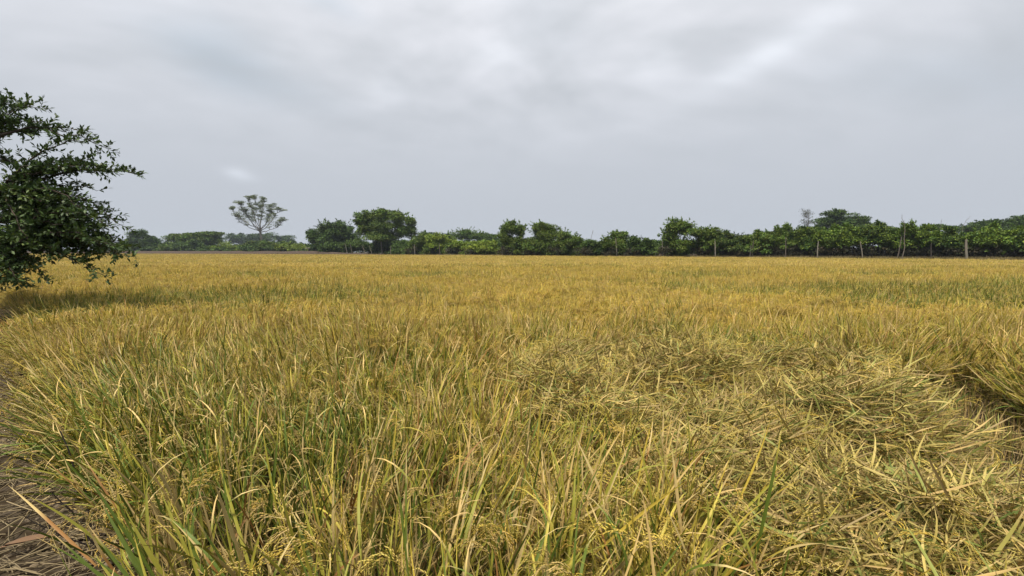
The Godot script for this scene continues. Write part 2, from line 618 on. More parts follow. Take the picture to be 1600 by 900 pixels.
func build_ground() -> void:
	# one sheet: fine and lumpy round the camera, coarse towards the horizon
	var mb := MB.new()
	var nz := FastNoiseLite.new()
	nz.seed = 2
	nz.frequency = 0.9
	nz.fractal_octaves = 4
	var steps := []
	var s := -14.0
	while s < 14.0:
		steps.append(s)
		s += 0.07 if absf(s + 0.0) < 6.0 else 0.3
	steps.append(14.0)
	var xs := [-900.0, -300.0, -100.0, -40.0] + steps + [40.0, 100.0, 300.0, 900.0]
	var zs := [-900.0, -300.0, -100.0, -40.0] + steps + [40.0, 100.0]
	for z in zs:
		for x in xs:
			var y := 0.0
			if absf(x) < 13 and absf(z) < 13:
				y = nz.get_noise_2d(x, z) * 0.035 + nz.get_noise_2d(x * 6.0, z * 6.0) * 0.012
				var g := west_gap(x, -z)
				y += 0.05 * (1.0 - smoothstep(-0.8, 0.1, g))
			mb.vert(Vector3(x, y, z), Vector3.UP, Color.WHITE)
	var nx := xs.size()
	for b in zs.size() - 1:
		for a in nx - 1:
			var k := b * nx + a
			mb.tri(k, k + 1, k + nx)
			mb.tri(k + 1, k + nx + 1, k + nx)
	for b in range(1, zs.size() - 1):
		for a in range(1, nx - 1):
			var k := b * nx + a
			mb.n[k] = (mb.v[k + nx] - mb.v[k - nx]).cross(mb.v[k + 1] - mb.v[k - 1]).normalized()
	struct("ground", mb.mesh(soil_material(Color(0.19, 0.15, 0.095), 0.9, 0.0)), "brown bare earth of field and path", "ground")
	# raised earth bank along the far left edge
	var bank := MB.new()
	var r := RandomNumberGenerator.new()
	r.seed = 77
	var m := 60
	for k in m + 1:
		var px := lerpf(-200, 600, float(k) / m)
		var b := (px - 800) / FOCAL
		var z := edge_depth(b) + 2.0
		var c := Vector3(b * z, 0, -z)
		var out := Vector3(b, 0, -1).normalized()
		var top := lerpf(1.75, 0.9, smoothstep(480, 600, px)) + r.randf_range(-0.1, 0.1)
		for q in [[0.0, -0.1], [1.6, top * 0.93], [3.2, top], [6.0, -0.1]]:
			bank.vert(c + out * (q[0] + r.randf_range(-0.2, 0.2)) + Vector3(0, q[1] + r.randf_range(-0.06, 0.06), 0), Vector3.UP, Color.WHITE)
	for k in m:
		for q in 3:
			var a := k * 4 + q
			bank.tri(a, a + 1, a + 4)
			bank.tri(a + 1, a + 5, a + 4)
	for k in bank.v.size():
		bank.n[k] = Vector3(0.25, 0.7, 0.65) if k % 4 < 2 else Vector3.UP
	struct("earth_bank", bank.mesh(soil_material(Color(0.30, 0.25, 0.21), 0.35, 0.0)), "grey brown earth bank along the far edge of the field", "bank")

func build_far() -> void:
	var dark := Color(0.046, 0.084, 0.018)
	var mid := Color(0.089, 0.149, 0.023)
	var lite := Color(0.182, 0.250, 0.032)
	var olive := Color(0.134, 0.173, 0.031)
	var bark := Color(0.128, 0.108, 0.084)
	var pale := Color(0.200, 0.184, 0.152)
	var brown := Color(0.080, 0.060, 0.040)
	# far, hazy trees first
	tree("round_tree", "hazy round tree far off left of the tall bare tree", "tree", "", 101, 370.0, [[370, 374, 13, 10], [384, 379, 10, 7]], [[371, 371, 382, 0.5]], dark, mid, bark, 0.8, 0.8)
	tree("round_tree", "hazy domed tree behind the trunk of the tall bare tree", "tree", "", 102, 380.0, [[412, 373, 21, 10], [398, 380, 12, 7]], [[412, 412, 382, 0.5]], dark, mid, bark, 0.8, 0.8)
	tree("round_tree", "hazy dark domed tree right of the tall bare tree", "tree", "", 103, 380.0, [[446, 376, 13, 9], [457, 381, 8, 6], [473, 384, 7, 4]], [[446, 446, 384, 0.5]], dark, mid, bark, 0.8, 0.8)
	tree("round_tree", "small grey green treetop peeping over the hedge right of centre", "tree", "", 104, 240.0, [[1196, 368, 10, 6], [1180, 373, 14, 5]], [[1196, 1196, 374, 0.4]], dark, mid, bark, 0.9, 0.5)
	tree("broad_tree", "dark dome shaped tree rising behind the right hedge", "tree", "", 105, 125.0, [[1312, 347, 30, 10], [1298, 336, 14, 7], [1333, 350, 18, 10], [1285, 350, 12, 8], [1310, 362, 40, 12]], [[1310, 1310, 360, 0.4]], dark, mid, bark, 1.0, 0.35, 2)
	tree("broad_tree", "dark tree with ragged top behind hedge at the right border", "tree", "", 106, 100.0, [[1595, 346, 17, 8], [1575, 352, 14, 7], [1600, 360, 26, 10]], [[1597, 1597, 360, 0.3]], dark, mid, bark, 0.7, 0.28, 3)
	tree("broad_tree", "dark ragged treetops behind hedge near the thick pale post", "tree", "", 107, 100.0, [[1528, 351, 14, 6], [1548, 350, 12, 5], [1512, 357, 16, 5], [1540, 361, 40, 8], [1470, 358, 18, 5]], [[1530, 1530, 362, 0.3]], dark, mid, bark, 0.7, 0.28, 3)
	tree("bamboo_thicket", "grey green feathery thicket behind the middle bushes", "thicket", "", 108, 150.0, [[727, 368, 17, 9], [748, 372, 14, 8], [700, 371, 14, 7], [668, 369, 12, 6], [765, 374, 14, 6]], [[727, 727, 372, 0.2]], mid, dark, bark, 0.7, 0.35, 8)
	# left group
	tree("bushy_tree", "dark bushy tree touching the near tree's branch tips", "tree", "", 111, 168.0, [[222, 371, 14, 11], [238, 378, 13, 12], [210, 384, 14, 10], [246, 387, 12, 8], [226, 388, 18, 8]], [[226, 226, 384, 0.25]], dark, mid, bark, 1.0, 0.4)
	tree("spreading_tree", "wide flat layered green tree left of the tall bare tree", "tree", "", 112, 175.0, [[279, 375, 15, 9], [304, 371, 18, 9], [328, 374, 14, 7], [300, 384, 34, 9], [335, 366, 14, 2.5], [342, 378, 10, 3], [272, 386, 14, 7]], [[303, 303, 380, 0.25]], mid, olive, bark, 0.95, 0.4)
	var lows := [[262, 389, 12, 6, "low grey green bush at the bank between the two left trees"], [352, 387, 13, 7, "bright low bush right of the layered tree"], [374, 389, 14, 6, "pale low bush left of the tall tree trunk"], [398, 385, 16, 10, "dark rounded bush at the foot of the tall bare tree"], [424, 386, 14, 9, "green bush just right of the tall tree foot"], [448, 387, 15, 8, "light green bush midway to the dark roadside trees"], [470, 389, 14, 6, "light green bush beside the dark capped post"]]
	for k in lows.size():
		var b: Array = lows[k]
		tree("field_bush", b[4], "bush", "bushes along the far bank", 120 + k, 166.0 - k * 3, [[b[0], b[1], b[2], b[3]], [b[0] - 8, b[1] + 3, 9, 5], [b[0] + 9, b[1] + 2, 9, 5]], [[b[0], b[0], b[1], 0.12]], dark if k == 3 else (mid if k in [0, 4] else lite), olive, brown, 0.9, 0.36, 2)
	# the tall sparse tree
	var r := RandomNumberGenerator.new()
	r.seed = 404
	var bz := 190.0 * FAR
	var base := spot(413, 0, bz)
	base.y = 0
	var t := thing("sparse_tree", "tall sparse tree with umbrella crown and bare pale limbs", "tree", base)
	var tr := MB.new()
	var fork := spot(409, 363, bz) - base
	tube(tr, wavy(r, Vector3(0, -0.1, 0), fork, 5, 0.01), taper(5, 0.75, 0.5), 8, pale, r, 0.05)
	part("trunk", tr.mesh(bark_mat), t)
	for e in [[370, 334], [382, 326], [395, 320], [404, 318], [415, 322], [428, 330], [436, 334], [376, 345], [440, 352], [425, 338], [390, 338], [398, 332], [412, 330]]:
		var lim := MB.new()
		var lv := MB.new()
		var q := fork + Vector3(0, rnd(r, -1.2, 1.5), 0)
		var target := spot(e[0], e[1], bz + rnd(r, -7, 7)) - base
		var mids := wavy(r, q, target, 6, 0.03)
		for k in range(1, 6): mids[k] += Vector3(0, -0.55 * sin(PI * k / 6.0), 0) * (target - q).length() * 0.1
		tube(lim, mids, taper(6, 0.22, 0.07), 5, pale)
		for k in range(3, 7):
			for j in (2 if k < 5 else 4):
				var d: Vector3 = (target - q).normalized() + Vector3(0, 0.45, 0) + around(r) * 0.75
				grow(lim, lv, r, mids[k], d.normalized(), rnd(r, 1.0, 1.9), 0.075, 1 if k < 6 else 2, pale, Color(0.145, 0.18, 0.075), 0.42, 0.25, 34)
		var b := part("branch", lim.mesh(bark_mat), t)
		var f := part("foliage", lv.mesh(leaf_mat), b)
		f.set_meta("kind", "stuff")
	# a second, greyer sparse tree behind the right hedge
	r.seed = 505
	bz = 115.0 * FAR
	base = spot(1257, 0, bz)
	base.y = 0
	t = thing("sparse_tree", "grey thin leaved tree behind hedge beside the dome tree", "tree", base)
	tr = MB.new()
	var apex := spot(1259, 333, bz) - base
	var spine := wavy(r, Vector3(0, -0.1, 0), apex, 8, 0.012)
	tube(tr, spine, taper(8, 0.3, 0.05), 6, bark, r)
	part("trunk", tr.mesh(bark_mat), t)
	var lim2 := MB.new()
	var lv2 := MB.new()
	for k in 46:
		var f := rnd(r, 0.45, 1.0)
		var p: Vector3 = Vector3(0, apex.y * f, 0)
		var d := around(r) * Vector3(1, 0.3, 1) + Vector3(0, 0.5, 0)
		grow(lim2, lv2, r, p, d.normalized(), rnd(r, 0.8, 1.4) * (1.25 - 0.45 * f), 0.05, 1, bark, Color(0.075, 0.085, 0.05), 0.32, 0.6, 7)
	part("limbs", lim2.mesh(bark_mat), t).set_meta("kind", "stuff")
	part("crown", lv2.mesh(leaf_mat), t).set_meta("kind", "stuff")
	# middle trees
	tree("shade_tree", "dark drooping tree with several pale leaning trunks", "tree", "", 131, 120.0, [[512, 360, 17, 12], [538, 360, 16, 13], [497, 372, 15, 11], [528, 375, 26, 11], [550, 373, 14, 12], [488, 366, 6, 7], [505, 386, 20, 8], [528, 368, 24, 12]], [[523, 523, 374, 0.32], [538, 533, 374, 0.26]], dark, mid, pale, 1.0, 0.34, 3, 0.3)
	tree("shade_tree", "tallest broad green tree with pale trunk in the middle distance", "tree", "", 132, 106.0, [[573, 344, 15, 13], [597, 338, 18, 9], [622, 343, 16, 11], [641, 350, 9, 12], [572, 362, 16, 11], [600, 358, 25, 16], [632, 364, 15, 12], [600, 373, 32, 6], [562, 349, 6, 6]], [[597, 597, 370, 0.22], [624, 624, 372, 0.26]], mid, olive, pale, 1.0, 0.32, 2, 0.2)
	tree("undergrowth_bush", "dark undergrowth under the tallest green tree", "bush", "", 133, 114.0, [[570, 386, 18, 10], [595, 386, 20, 10], [618, 386, 20, 10], [545, 387, 18, 9], [520, 388, 18, 8], [640, 388, 16, 8]], [[590, 590, 386, 0.1]], dark, mid, brown, 1.0, 0.34)
	var bushes := [
		[660, 98.0, [[660, 378, 14, 12], [648, 384, 10, 9], [668, 388, 16, 7]], 0, "leafy bush right of the tallest green tree"],
		[690, 97.0, [[684, 374, 15, 9], [700, 380, 12, 10], [686, 386, 18, 9]], 1, "bright bush below the feathery thicket"],
		[722, 92.0, [[716, 384, 14, 8], [732, 387, 14, 7]], 1, "low yellow green bush in the middle of the hedge line"],
		[752, 88.0, [[748, 384, 14, 7], [766, 385, 14, 8], [756, 390, 20, 6]], 1, "low yellow green bush left of the twin spiky bushes"],
		[800, 79.0, [[798, 358, 13, 12], [814, 362, 11, 11], [790, 372, 12, 10], [806, 380, 20, 12], [788, 362, 7, 6]], 0, "spiky bush tree with thin pale post before it"],
		[845, 76.0, [[842, 358, 13, 10], [860, 364, 14, 10], [846, 376, 20, 13], [834, 388, 18, 9]], 0, "tall vine covered bush with a tuft on its top"],
		[882, 74.0, [[880, 369, 14, 9], [897, 376, 13, 10], [878, 385, 20, 12], [904, 388, 14, 9]], 0, "sloping vine covered bush right of the tufted one"],
		[925, 70.0, [[922, 383, 12, 8], [938, 385, 12, 8], [928, 391, 16, 6]], 2, "low dark bush before the short white post"],
		[965, 68.0, [[958, 370, 8, 9], [972, 373, 10, 11], [962, 384, 16, 11], [946, 380, 8, 9]], 0, "upright bush behind the tall curved post"],
		[998, 66.0, [[990, 378, 10, 8], [1008, 381, 11, 9], [998, 388, 16, 8]], 2, "low bush left of the big dark bush with twigs"],
		[1050, 62.0, [[1048, 356, 13, 11], [1064, 358, 16, 11], [1042, 370, 12, 12], [1056, 384, 24, 13]], 0, "big dark bush with twigs sticking out to the left"],
		[1105, 60.5, [[1090, 366, 16, 10], [1112, 367, 14, 10], [1124, 376, 10, 11], [1104, 384, 24, 13]], 0, "flat topped dark bush right of the twiggy one"],
	]
	for k in bushes.size():
		var b: Array = bushes[k]
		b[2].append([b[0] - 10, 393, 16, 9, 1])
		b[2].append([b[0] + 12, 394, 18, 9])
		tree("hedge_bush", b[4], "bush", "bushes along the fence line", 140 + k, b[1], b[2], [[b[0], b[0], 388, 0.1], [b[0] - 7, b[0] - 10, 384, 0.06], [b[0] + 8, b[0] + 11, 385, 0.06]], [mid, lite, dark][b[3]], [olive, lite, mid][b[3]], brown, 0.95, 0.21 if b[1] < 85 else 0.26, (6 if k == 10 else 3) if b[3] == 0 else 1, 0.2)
	# darker bushes standing behind the fence line
	for k in 13:
		var bx := 640.0 + k * 41.0
		var bz2 := edge_depth((bx - 800) / FOCAL) / FAR + 11.0
		var ty: float = [384, 386, 385, 383, 381, 380, 382, 384, 385, 384, 383, 382, 381][k]
		tree("hedge_bush", "dark bush filling the gap behind the fence line bushes", "bush", "dark bushes behind the fence line", 300 + k, bz2, [[bx - 12, ty + 2, 18, 8], [bx + 10, ty, 18, 8], [bx, ty + 9, 26, 8]], [[bx, bx + 2, ty + 3, 0.09]], dark, mid, brown, 0.8, 0.27, 0, 0.1)
	for k in 13:
		var bx := 190.0 + k * 36.0
		var ty: float = 386.0 + 4.0 * sin(k * 1.7)
		tree("field_bush", "dim low bush far behind the earth bank", "bush", "dim bushes behind the bank", 330 + k, 178.0 - k * 3.5, [[bx - 10, ty + 2, 12, 6], [bx + 10, ty, 11, 7], [bx, ty + 5, 24, 6]], [[bx, bx + 1, ty + 3, 0.1]], dark, mid, brown, 0.8, 0.42, 0, 0.1)
	# the long hedge on the right, bush by bush
	var hl := ["first low hedge bush right of the flat topped dark bush", "hedge bush behind the forked pair of posts", "hedge bush with a thin upright tree behind a plain post", "hedge bush below the grey thin leaved tree", "hedge bush behind the dark footed leaning post", "bright hedge bush below the dome tree", "bright hedge bush behind the bent pale post", "hedge bush right of the bent pale post", "dark tipped hedge bush behind the slanting forked post", "hedge bush right of the slanting forked post", "hedge bush with bare stems showing below", "hedge bush crowding the thick pale post from the left", "hedge bush right of the thick pale post", "last hedge bush in view at the right border", "hedge bush past the right border"]
	var hx := 1150.0
	r.seed = 909
	for k in 15:
		var z := lerpf(58.5, 40.5, clampf((hx - 1150) / 450.0, 0, 1.15)) 
		var top: float = [370, 366, 362, 361, 359, 357, 357, 358, 360, 362, 360, 359, 360, 361, 361][k]
		top += rnd(r, -3, 3)
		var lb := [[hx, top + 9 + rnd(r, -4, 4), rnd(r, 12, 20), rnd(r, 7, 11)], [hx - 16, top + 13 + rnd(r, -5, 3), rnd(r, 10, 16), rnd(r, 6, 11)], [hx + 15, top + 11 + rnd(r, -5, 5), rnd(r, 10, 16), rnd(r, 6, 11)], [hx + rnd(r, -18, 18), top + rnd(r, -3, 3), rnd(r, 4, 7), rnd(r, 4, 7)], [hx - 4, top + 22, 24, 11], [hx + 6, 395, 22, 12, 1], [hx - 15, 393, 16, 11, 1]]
		if k == 2: lb.append([1227, 358, 6, 8])
		if k == 8: lb.append([1416, 357, 8, 9])
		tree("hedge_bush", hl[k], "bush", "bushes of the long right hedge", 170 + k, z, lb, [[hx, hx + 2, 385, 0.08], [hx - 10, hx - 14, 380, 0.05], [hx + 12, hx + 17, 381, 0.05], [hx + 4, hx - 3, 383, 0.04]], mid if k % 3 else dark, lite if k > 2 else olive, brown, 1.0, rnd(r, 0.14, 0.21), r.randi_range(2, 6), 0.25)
		hx += 34.0 + k * 0.9
	# rough grass verge between crop and hedge
	var vm := MB.new()
	for k in 160:
		blade(vm, rnd(r, 0.4, 1.0), 0.03, rnd(r, 0.3, 1.5), 3, jit(r, Color(0.16, 0.15, 0.05), 0.3), jit(r, Color(0.22, 0.18, 0.08), 0.2), 0.6, 0.5, 0.0)
		var m0 := vm.v.size() - 8
		var xf := Transform3D(Basis(Vector3.UP, r.randf() * TAU), Vector3(rnd(r, -1, 1), 0, rnd(r, -1, 1)))
		for j in range(m0, m0 + 8): vm.v[j] = xf * vm.v[j]
	var spots := []
	for k in 3600:
		var px := rnd(r, 430, 1750)
		var b := (px - 800) / FOCAL
		var z := edge_depth(b) + rnd(r, 0.3, 5.5)
		spots.append([Transform3D(Basis(Vector3.UP, r.randf() * TAU).scaled(Vector3.ONE * rnd(r, 0.6, 1.2)), Vector3(b * z, 0, -z)), Color(1, 1, 1) * rnd(r, 0.75, 1.15)])
	for k in 700:
		var d := rnd(r, 4.0, 45.0)
		spots.append([Transform3D(Basis(Vector3.UP, r.randf() * TAU).scaled(Vector3.ONE * rnd(r, 0.3, 0.7)), Vector3(-1.26 - 1.11 * (d - 1.75) - rnd(r, 2.2, 9.0), 0, -d)), Color(1, 1, 1) * rnd(r, 0.75, 1.15)])
	var vg := scatter("verge_grass", vm.mesh(mat(0.7, 0.3, 0.3)), spots, self)
	tag(vg, "rough olive grass on the verges outside the crop", "grass", "", "stuff")

func scatter(called: String, m: Mesh, spots: Array, parent: Node) -> MultiMeshInstance3D:
	var mm := MultiMesh.new()
	mm.transform_format = MultiMesh.TRANSFORM_3D
	mm.use_colors = true
	mm.mesh = m
	mm.instance_count = spots.size()
	for k in spots.size():
		mm.set_instance_transform(k, spots[k][0])
		mm.set_instance_color(k, spots[k][1])
	var o := MultiMeshInstance3D.new()
	o.name = called
	o.multimesh = mm
	parent.add_child(o, true)
	o.set_meta("kind", "stuff")
	return o

func build_posts() -> void:
	var r := RandomNumberGenerator.new()
	r.seed = 61
	# base px, top px, top py, radius, bend, extra depth past the crop edge, tone, label
	var list := [
		[545, 540, 381, 0.10, 0.0, 6, 0, "thin pale pole leaning left under the dark drooping tree"],
		[553, 548, 382, 0.09, 0.0, 5, 0, "second thin pole leaning left beside the dark drooping tree"],
		[574, 567, 384, 0.10, 0.0, 4, 0, "short pale pole leaning left in shade of tallest tree"],
		[584, 578, 384, 0.08, 0.0, 5, 0, "thinner leaning pole right of the other shaded pole"],
		[611, 611, 384, 0.09, 0.0, 3, 0, "plain upright post right of the tallest tree's trunk"],
		[649, 648, 382, 0.10, 0.0, 2, 0, "pale upright post at the right skirt of tallest tree"],
		[688, 687, 380, 0.11, 0.0, 2, 1, "grey post standing before the bright middle bush"],
		[727, 726, 386, 0.13, 0.1, 2, 2, "short dark stump post in the middle hedge line"],
		[802, 800, 372, 0.09, 0.02, 2, 1, "tall thin grey post before the spiky bush"],
		[815, 814, 384, 0.09, 0.0, 2, 0, "short pale post beside the tall thin grey one"],
		[881, 879, 381, 0.17, 0.08, 2, 2, "thick grey stub post before the sloping bush"],
		[928, 926, 390, 0.10, 0.0, 1.5, 0, "shortest white post, low before the dark bush"],
		[963, 961, 372, 0.10, 0.10, 1.5, 0, "tall curved pale post left of the low bushes"],
		[1034, 1034, 376, 0.11, 0.03, 1.5, 0, "upright pale post left of the big dark bush"],
		[1117, 1116, 376, 0.11, 0.0, 1.5, 0, "straight pale post before the flat topped bush"],
		[1169, 1172, 384, 0.11, 0.06, 1.5, 1, "left post of the forked grey pair"],
		[1174, 1176, 376, 0.07, -0.04, 1.6, 1, "right thinner post of the forked grey pair"],
		[1226, 1226, 370, 0.08, 0.02, 1.5, 1, "slim grey post below the thin upright tree"],
		[1277, 1277, 377, 0.10, -0.12, 0.8, 0, "pale post with bowed foot right of the slim grey one"],
		[1347, 1342, 377, 0.09, 0.08, 1.5, 0, "bent pale post before the bright hedge"],
		[1398, 1406, 370, 0.07, 0.05, 1.5, 1, "slanting grey branch post under the dark tipped bush"],
		[1453, 1453, 380, 0.09, 0.0, 2.0, 2, "dim brown post half lost in hedge shade"],
		[1511, 1507, 374, 0.17, -0.10, 1.2, 0, "thickest pale post, kinked near its top"],
		[1340, 1338, 402, 0.06, 0.2, -1.0, 2, "short dark stub poking from crop near bent pale post"],
		[1455, 1457, 401, 0.06, 0.2, -1.0, 2, "short dark stub poking from crop left of thickest post"],
	]
	var tones := [Color(0.19, 0.175, 0.14), Color(0.115, 0.10, 0.085), Color(0.05, 0.042, 0.034)]
	for p in list:
		var b: float = (p[0] - 800.0) / FOCAL
		var z: float = edge_depth(b) + p[5]
		var base := Vector3(b * z, 0, -z)
		var top := spot(p[1], p[2], z) - base
		var mb := MB.new()
		var pts := []
		var n := 9
		for k in n + 1:
			var t := float(k) / n
			pts.append(Vector3(0, -0.2, 0).lerp(top, t) + Vector3(p[4] * sin(PI * t) * 0.9, 0, 0.05 * sin(5.0 * t)) + around(r) * 0.012)
		tube(mb, pts, taper(n, p[3] * 0.82, p[3] * 0.62), 9, tones[p[6]], r, 0.12)
		var t := thing("fence_post", p[7], "post", base, "wooden posts along the field edge")
		part("shaft", mb.mesh(bark_mat), t)
		if p[3] > 0.08 and p[6] != 2:
			var kn := MB.new()
			var at: Vector3 = pts[6]
			tube(kn, [at, at + Vector3(0.16, 0.1, 0.1)], [p[3] * 0.4, p[3] * 0.25], 6, tones[p[6]], r)
			part("knot", kn.mesh(bark_mat), t)
	# dark post with a pale cap at the far bank
	var z := 120.0 * FAR
	var base := spot(484, 0, z)
	base.y = 0
	var t := thing("capped_post", "dark squat post with a pale flat cap at far bank", "post", base)
	var mb := MB.new()
	tube(mb, [Vector3(0, -0.1, 0), Vector3(0, 1.5, 0), Vector3(0.05, 2.6, 0)], [0.4, 0.32, 0.25], 8, Color(0.03, 0.028, 0.025), r, 0.1)
	part("shaft", mb.mesh(bark_mat), t)
	mb = MB.new()
	tube(mb, [Vector3(-1.3, 2.62, 0), Vector3(0.05, 2.7, 0), Vector3(1.4, 2.66, 0)], [0.1, 0.14, 0.1], 7, Color(0.3, 0.29, 0.27), r, 0.1)
	part("cap", mb.mesh(bark_mat), t)
	# bare twigs above the hedge
	for q in [[1410, 360, 1404, 336, 44.0, "thin bare twig curving above the right hedge"], [1464, 362, 1466, 343, 60.0, "short dead snag upright above the right hedge"], [923, 374, 926, 360, 70.0, "bare twig above the low bushes right of centre"], [1500, 352, 1510, 338, 90.0, "slanting dead twig above the ragged treetops"]]:
		var d: float = q[4] * FAR
		var b0 := spot(q[0], q[1], d)
		var foot := Vector3(b0.x, 0, b0.z)
		var tw := thing("bare_sapling", q[5], "sapling", foot)
		var tb := MB.new()
		tube(tb, wavy(r, Vector3(0, -0.1, 0), b0 - foot, 4, 0.02) + wavy(r, b0 - foot, spot(q[2], q[3], d) - foot, 4, 0.05).slice(1), taper(8, 0.06, 0.016), 5, Color(0.16, 0.14, 0.12), r)
		part("stem", tb.mesh(bark_mat), tw)
		tb = MB.new()
		var e := spot(q[2], q[3], d) - foot
		var m := b0 - foot
		for k in 4:
			var a := m.lerp(e, rnd(r, 0.2, 0.8))
			tube(tb, [a, a + (around(r) * 0.3 + (e - m).normalized() * 0.5) * d / 90.0], [0.016, 0.006], 4, Color(0.16, 0.14, 0.12))
		part("side_twigs", tb.mesh(bark_mat), tw)

func build_left_tree() -> void:
	var r := RandomNumberGenerator.new()
	r.seed = 1234
	var base := Vector3(-11.4, 0, -9.4)
	var t := thing("near_tree", "dark leafy tree spreading layered branches in from the left border", "tree", base)
	var bark := Color(0.060, 0.048, 0.038)
	var gloss := mat(0.55, 0.6, 0.4)
	var w := MB.new()
	var crown := Vector3(0.15, 2.6, 0.1)
	tube(w, wavy(r, Vector3(0, -0.2, 0), crown, 6, 0.03), taper(6, 0.2, 0.12), 9, bark, r, 0.08)
	part("trunk", w.mesh(bark_mat), t)
	var cols := [Color(0.054, 0.092, 0.028), Color(0.074, 0.122, 0.03), Color(0.044, 0.072, 0.027), Color(0.105, 0.15, 0.034)]
	# main limbs from the trunk towards the field
	var mains := []
	for e in [[-70, 128, 8.7], [-25, 182, 9.3], [-10, 215, 8.7], [0, 255, 9.2], [10, 300, 8.6], [15, 340, 9.4], [0, 385, 8.5], [-30, 420, 8.8], [-60, 440, 9.2]]:
		var target := spot(e[0], e[1], e[2]) - base
		var pts := wavy(r, Vector3(0, clampf(target.y * 0.7, 0.4, 2.5), 0), target, 8, 0.02)
		var mb := MB.new()
		tube(mb, pts, taper(8, 0.07, 0.022), 7, bark, r, 0.06)
		part("main_limb", mb.mesh(bark_mat), t)
		mains.append(pts)
	# branch tips: px, py, depth, density
	var tips := [[4, 120, 8.6, 0.9], [14, 150, 8.9, 0.6], [36, 158, 8.7, 0.6], [40, 166, 8.8, 1], [62, 168, 8.6, 0.9], [90, 171, 8.9, 0.7], [150, 214, 8.9, 0.9], [138, 224, 8.6, 0.9], [110, 205, 9.3, 0.9], [85, 195, 8.8, 1.1], [190, 240, 8.8, 1.2], [226, 276, 8.8, 1.2], [205, 268, 9.1, 1.1], [170, 262, 8.6, 1.2], [150, 252, 9.0, 1.5], [120, 262, 8.6, 1.5], [160, 300, 9.0, 0.8], [163, 322, 8.7, 0.8], [130, 312, 9.2, 1.2], [186, 338, 8.9, 0.8], [176, 352, 9.2, 1.1], [212, 360, 8.8, 0.8], [214, 402, 8.6, 1.1], [190, 372, 9.0, 1.0], [205, 385, 8.9, 1.1], [172, 434, 8.4, 0.8], [150, 420, 8.6, 0.8], [120, 412, 8.3, 0.8], [160, 396, 8.8, 1.1], [72, 440, 8.3, 1.0], [60, 425, 8.6, 1.0], [100, 398, 8.5, 1.1], [20, 440, 8.2, 1.2]]
	for k in 205:
		var py := rnd(r, 188, 440)
		var reach := lerpf(75, 190, smoothstep(300, 350, py)) if py > 290 else lerpf(45, 75, smoothstep(170, 250, py))
		if py > 400: reach = 60.0
		if k > 150: py = rnd(r, 310, 410)
		if py < 310 and r.randf() < 0.75: continue
		tips.append([rnd(r, -170, reach), py, rnd(r, 8.0, 10.6), 1.3 if py > 300 else 0.7])
	for k in 40:
		tips.append([rnd(r, -120, 62), rnd(r, 395, 452), rnd(r, 8.0, 9.8), 1.4])
	for k in 46:
		tips.append([rnd(r, 50, 195), rnd(r, 335, 402), rnd(r, 8.4, 9.6), 1.2])
	for k in tips.size():
		var e: Array = tips[k]
		var target := spot(e[0], e[1], e[2]) - base
		var best: Array = mains[0]
		var bj := 3
		for mpts in mains:
			for j in range(3, 9):
				if (mpts[j] as Vector3).distance_to(target) + r.randf() * 0.5 < (best[bj] as Vector3).distance_to(target):
					best = mpts
					bj = j
		var from: Vector3 = best[bj]
		var L := from.distance_to(target)
		var pts := wavy(r, from, target, 8, 0.03)
		for j in range(1, 8):
			pts[j] += Vector3(0, 0.1 * sin(PI * j / 8.0) * L, 0)
		var limb := MB.new()
		tube(limb, pts, taper(8, 0.014 + 0.006 * L, 0.003), 5, bark, r)
		var lv := MB.new()
		var s := 0.2 * L
		while s < L:
			var f := s / L * 8.0
			var a := mini(int(f), 7)
			var p: Vector3 = (pts[a] as Vector3).lerp(pts[a + 1], f - a)
			var d: Vector3 = ((pts[a + 1] as Vector3) - pts[a]).normalized()
			var td := (d * 0.75 + around(r) * Vector3(0.9, 0.55, 0.9) + Vector3(0, 0.1, 0)).normalized()
			var tl := rnd(r, 0.12, 0.36) * (1.2 - 0.65 * s / L)
			tube(limb, [p, p + td * tl], [0.0035, 0.0012], 3, bark)
			var cnt := int(tl / 0.024) + 2
			for j in cnt:
				var q := p + td * tl * (j + 1) / cnt
				var ld := (td * 0.8 + around(r) * 0.8 + Vector3(0, 0.15, 0)).normalized()
				leaf_at(lv, q, ld, (Vector3.UP + around(r) * 0.6).normalized(), rnd(r, 0.065, 0.11), rnd(r, 0.034, 0.052), jit(r, cols[r.randi() % 4 if k % 4 == 0 else r.randi() % 3], 0.22))
			s += rnd(r, 0.05, 0.09) / (e[3] * (1.3 if k < 31 else 1.0))
		var b := part("branch", limb.mesh(bark_mat), t)
		part("foliage", lv.mesh(gloss), b).set_meta("kind", "stuff")

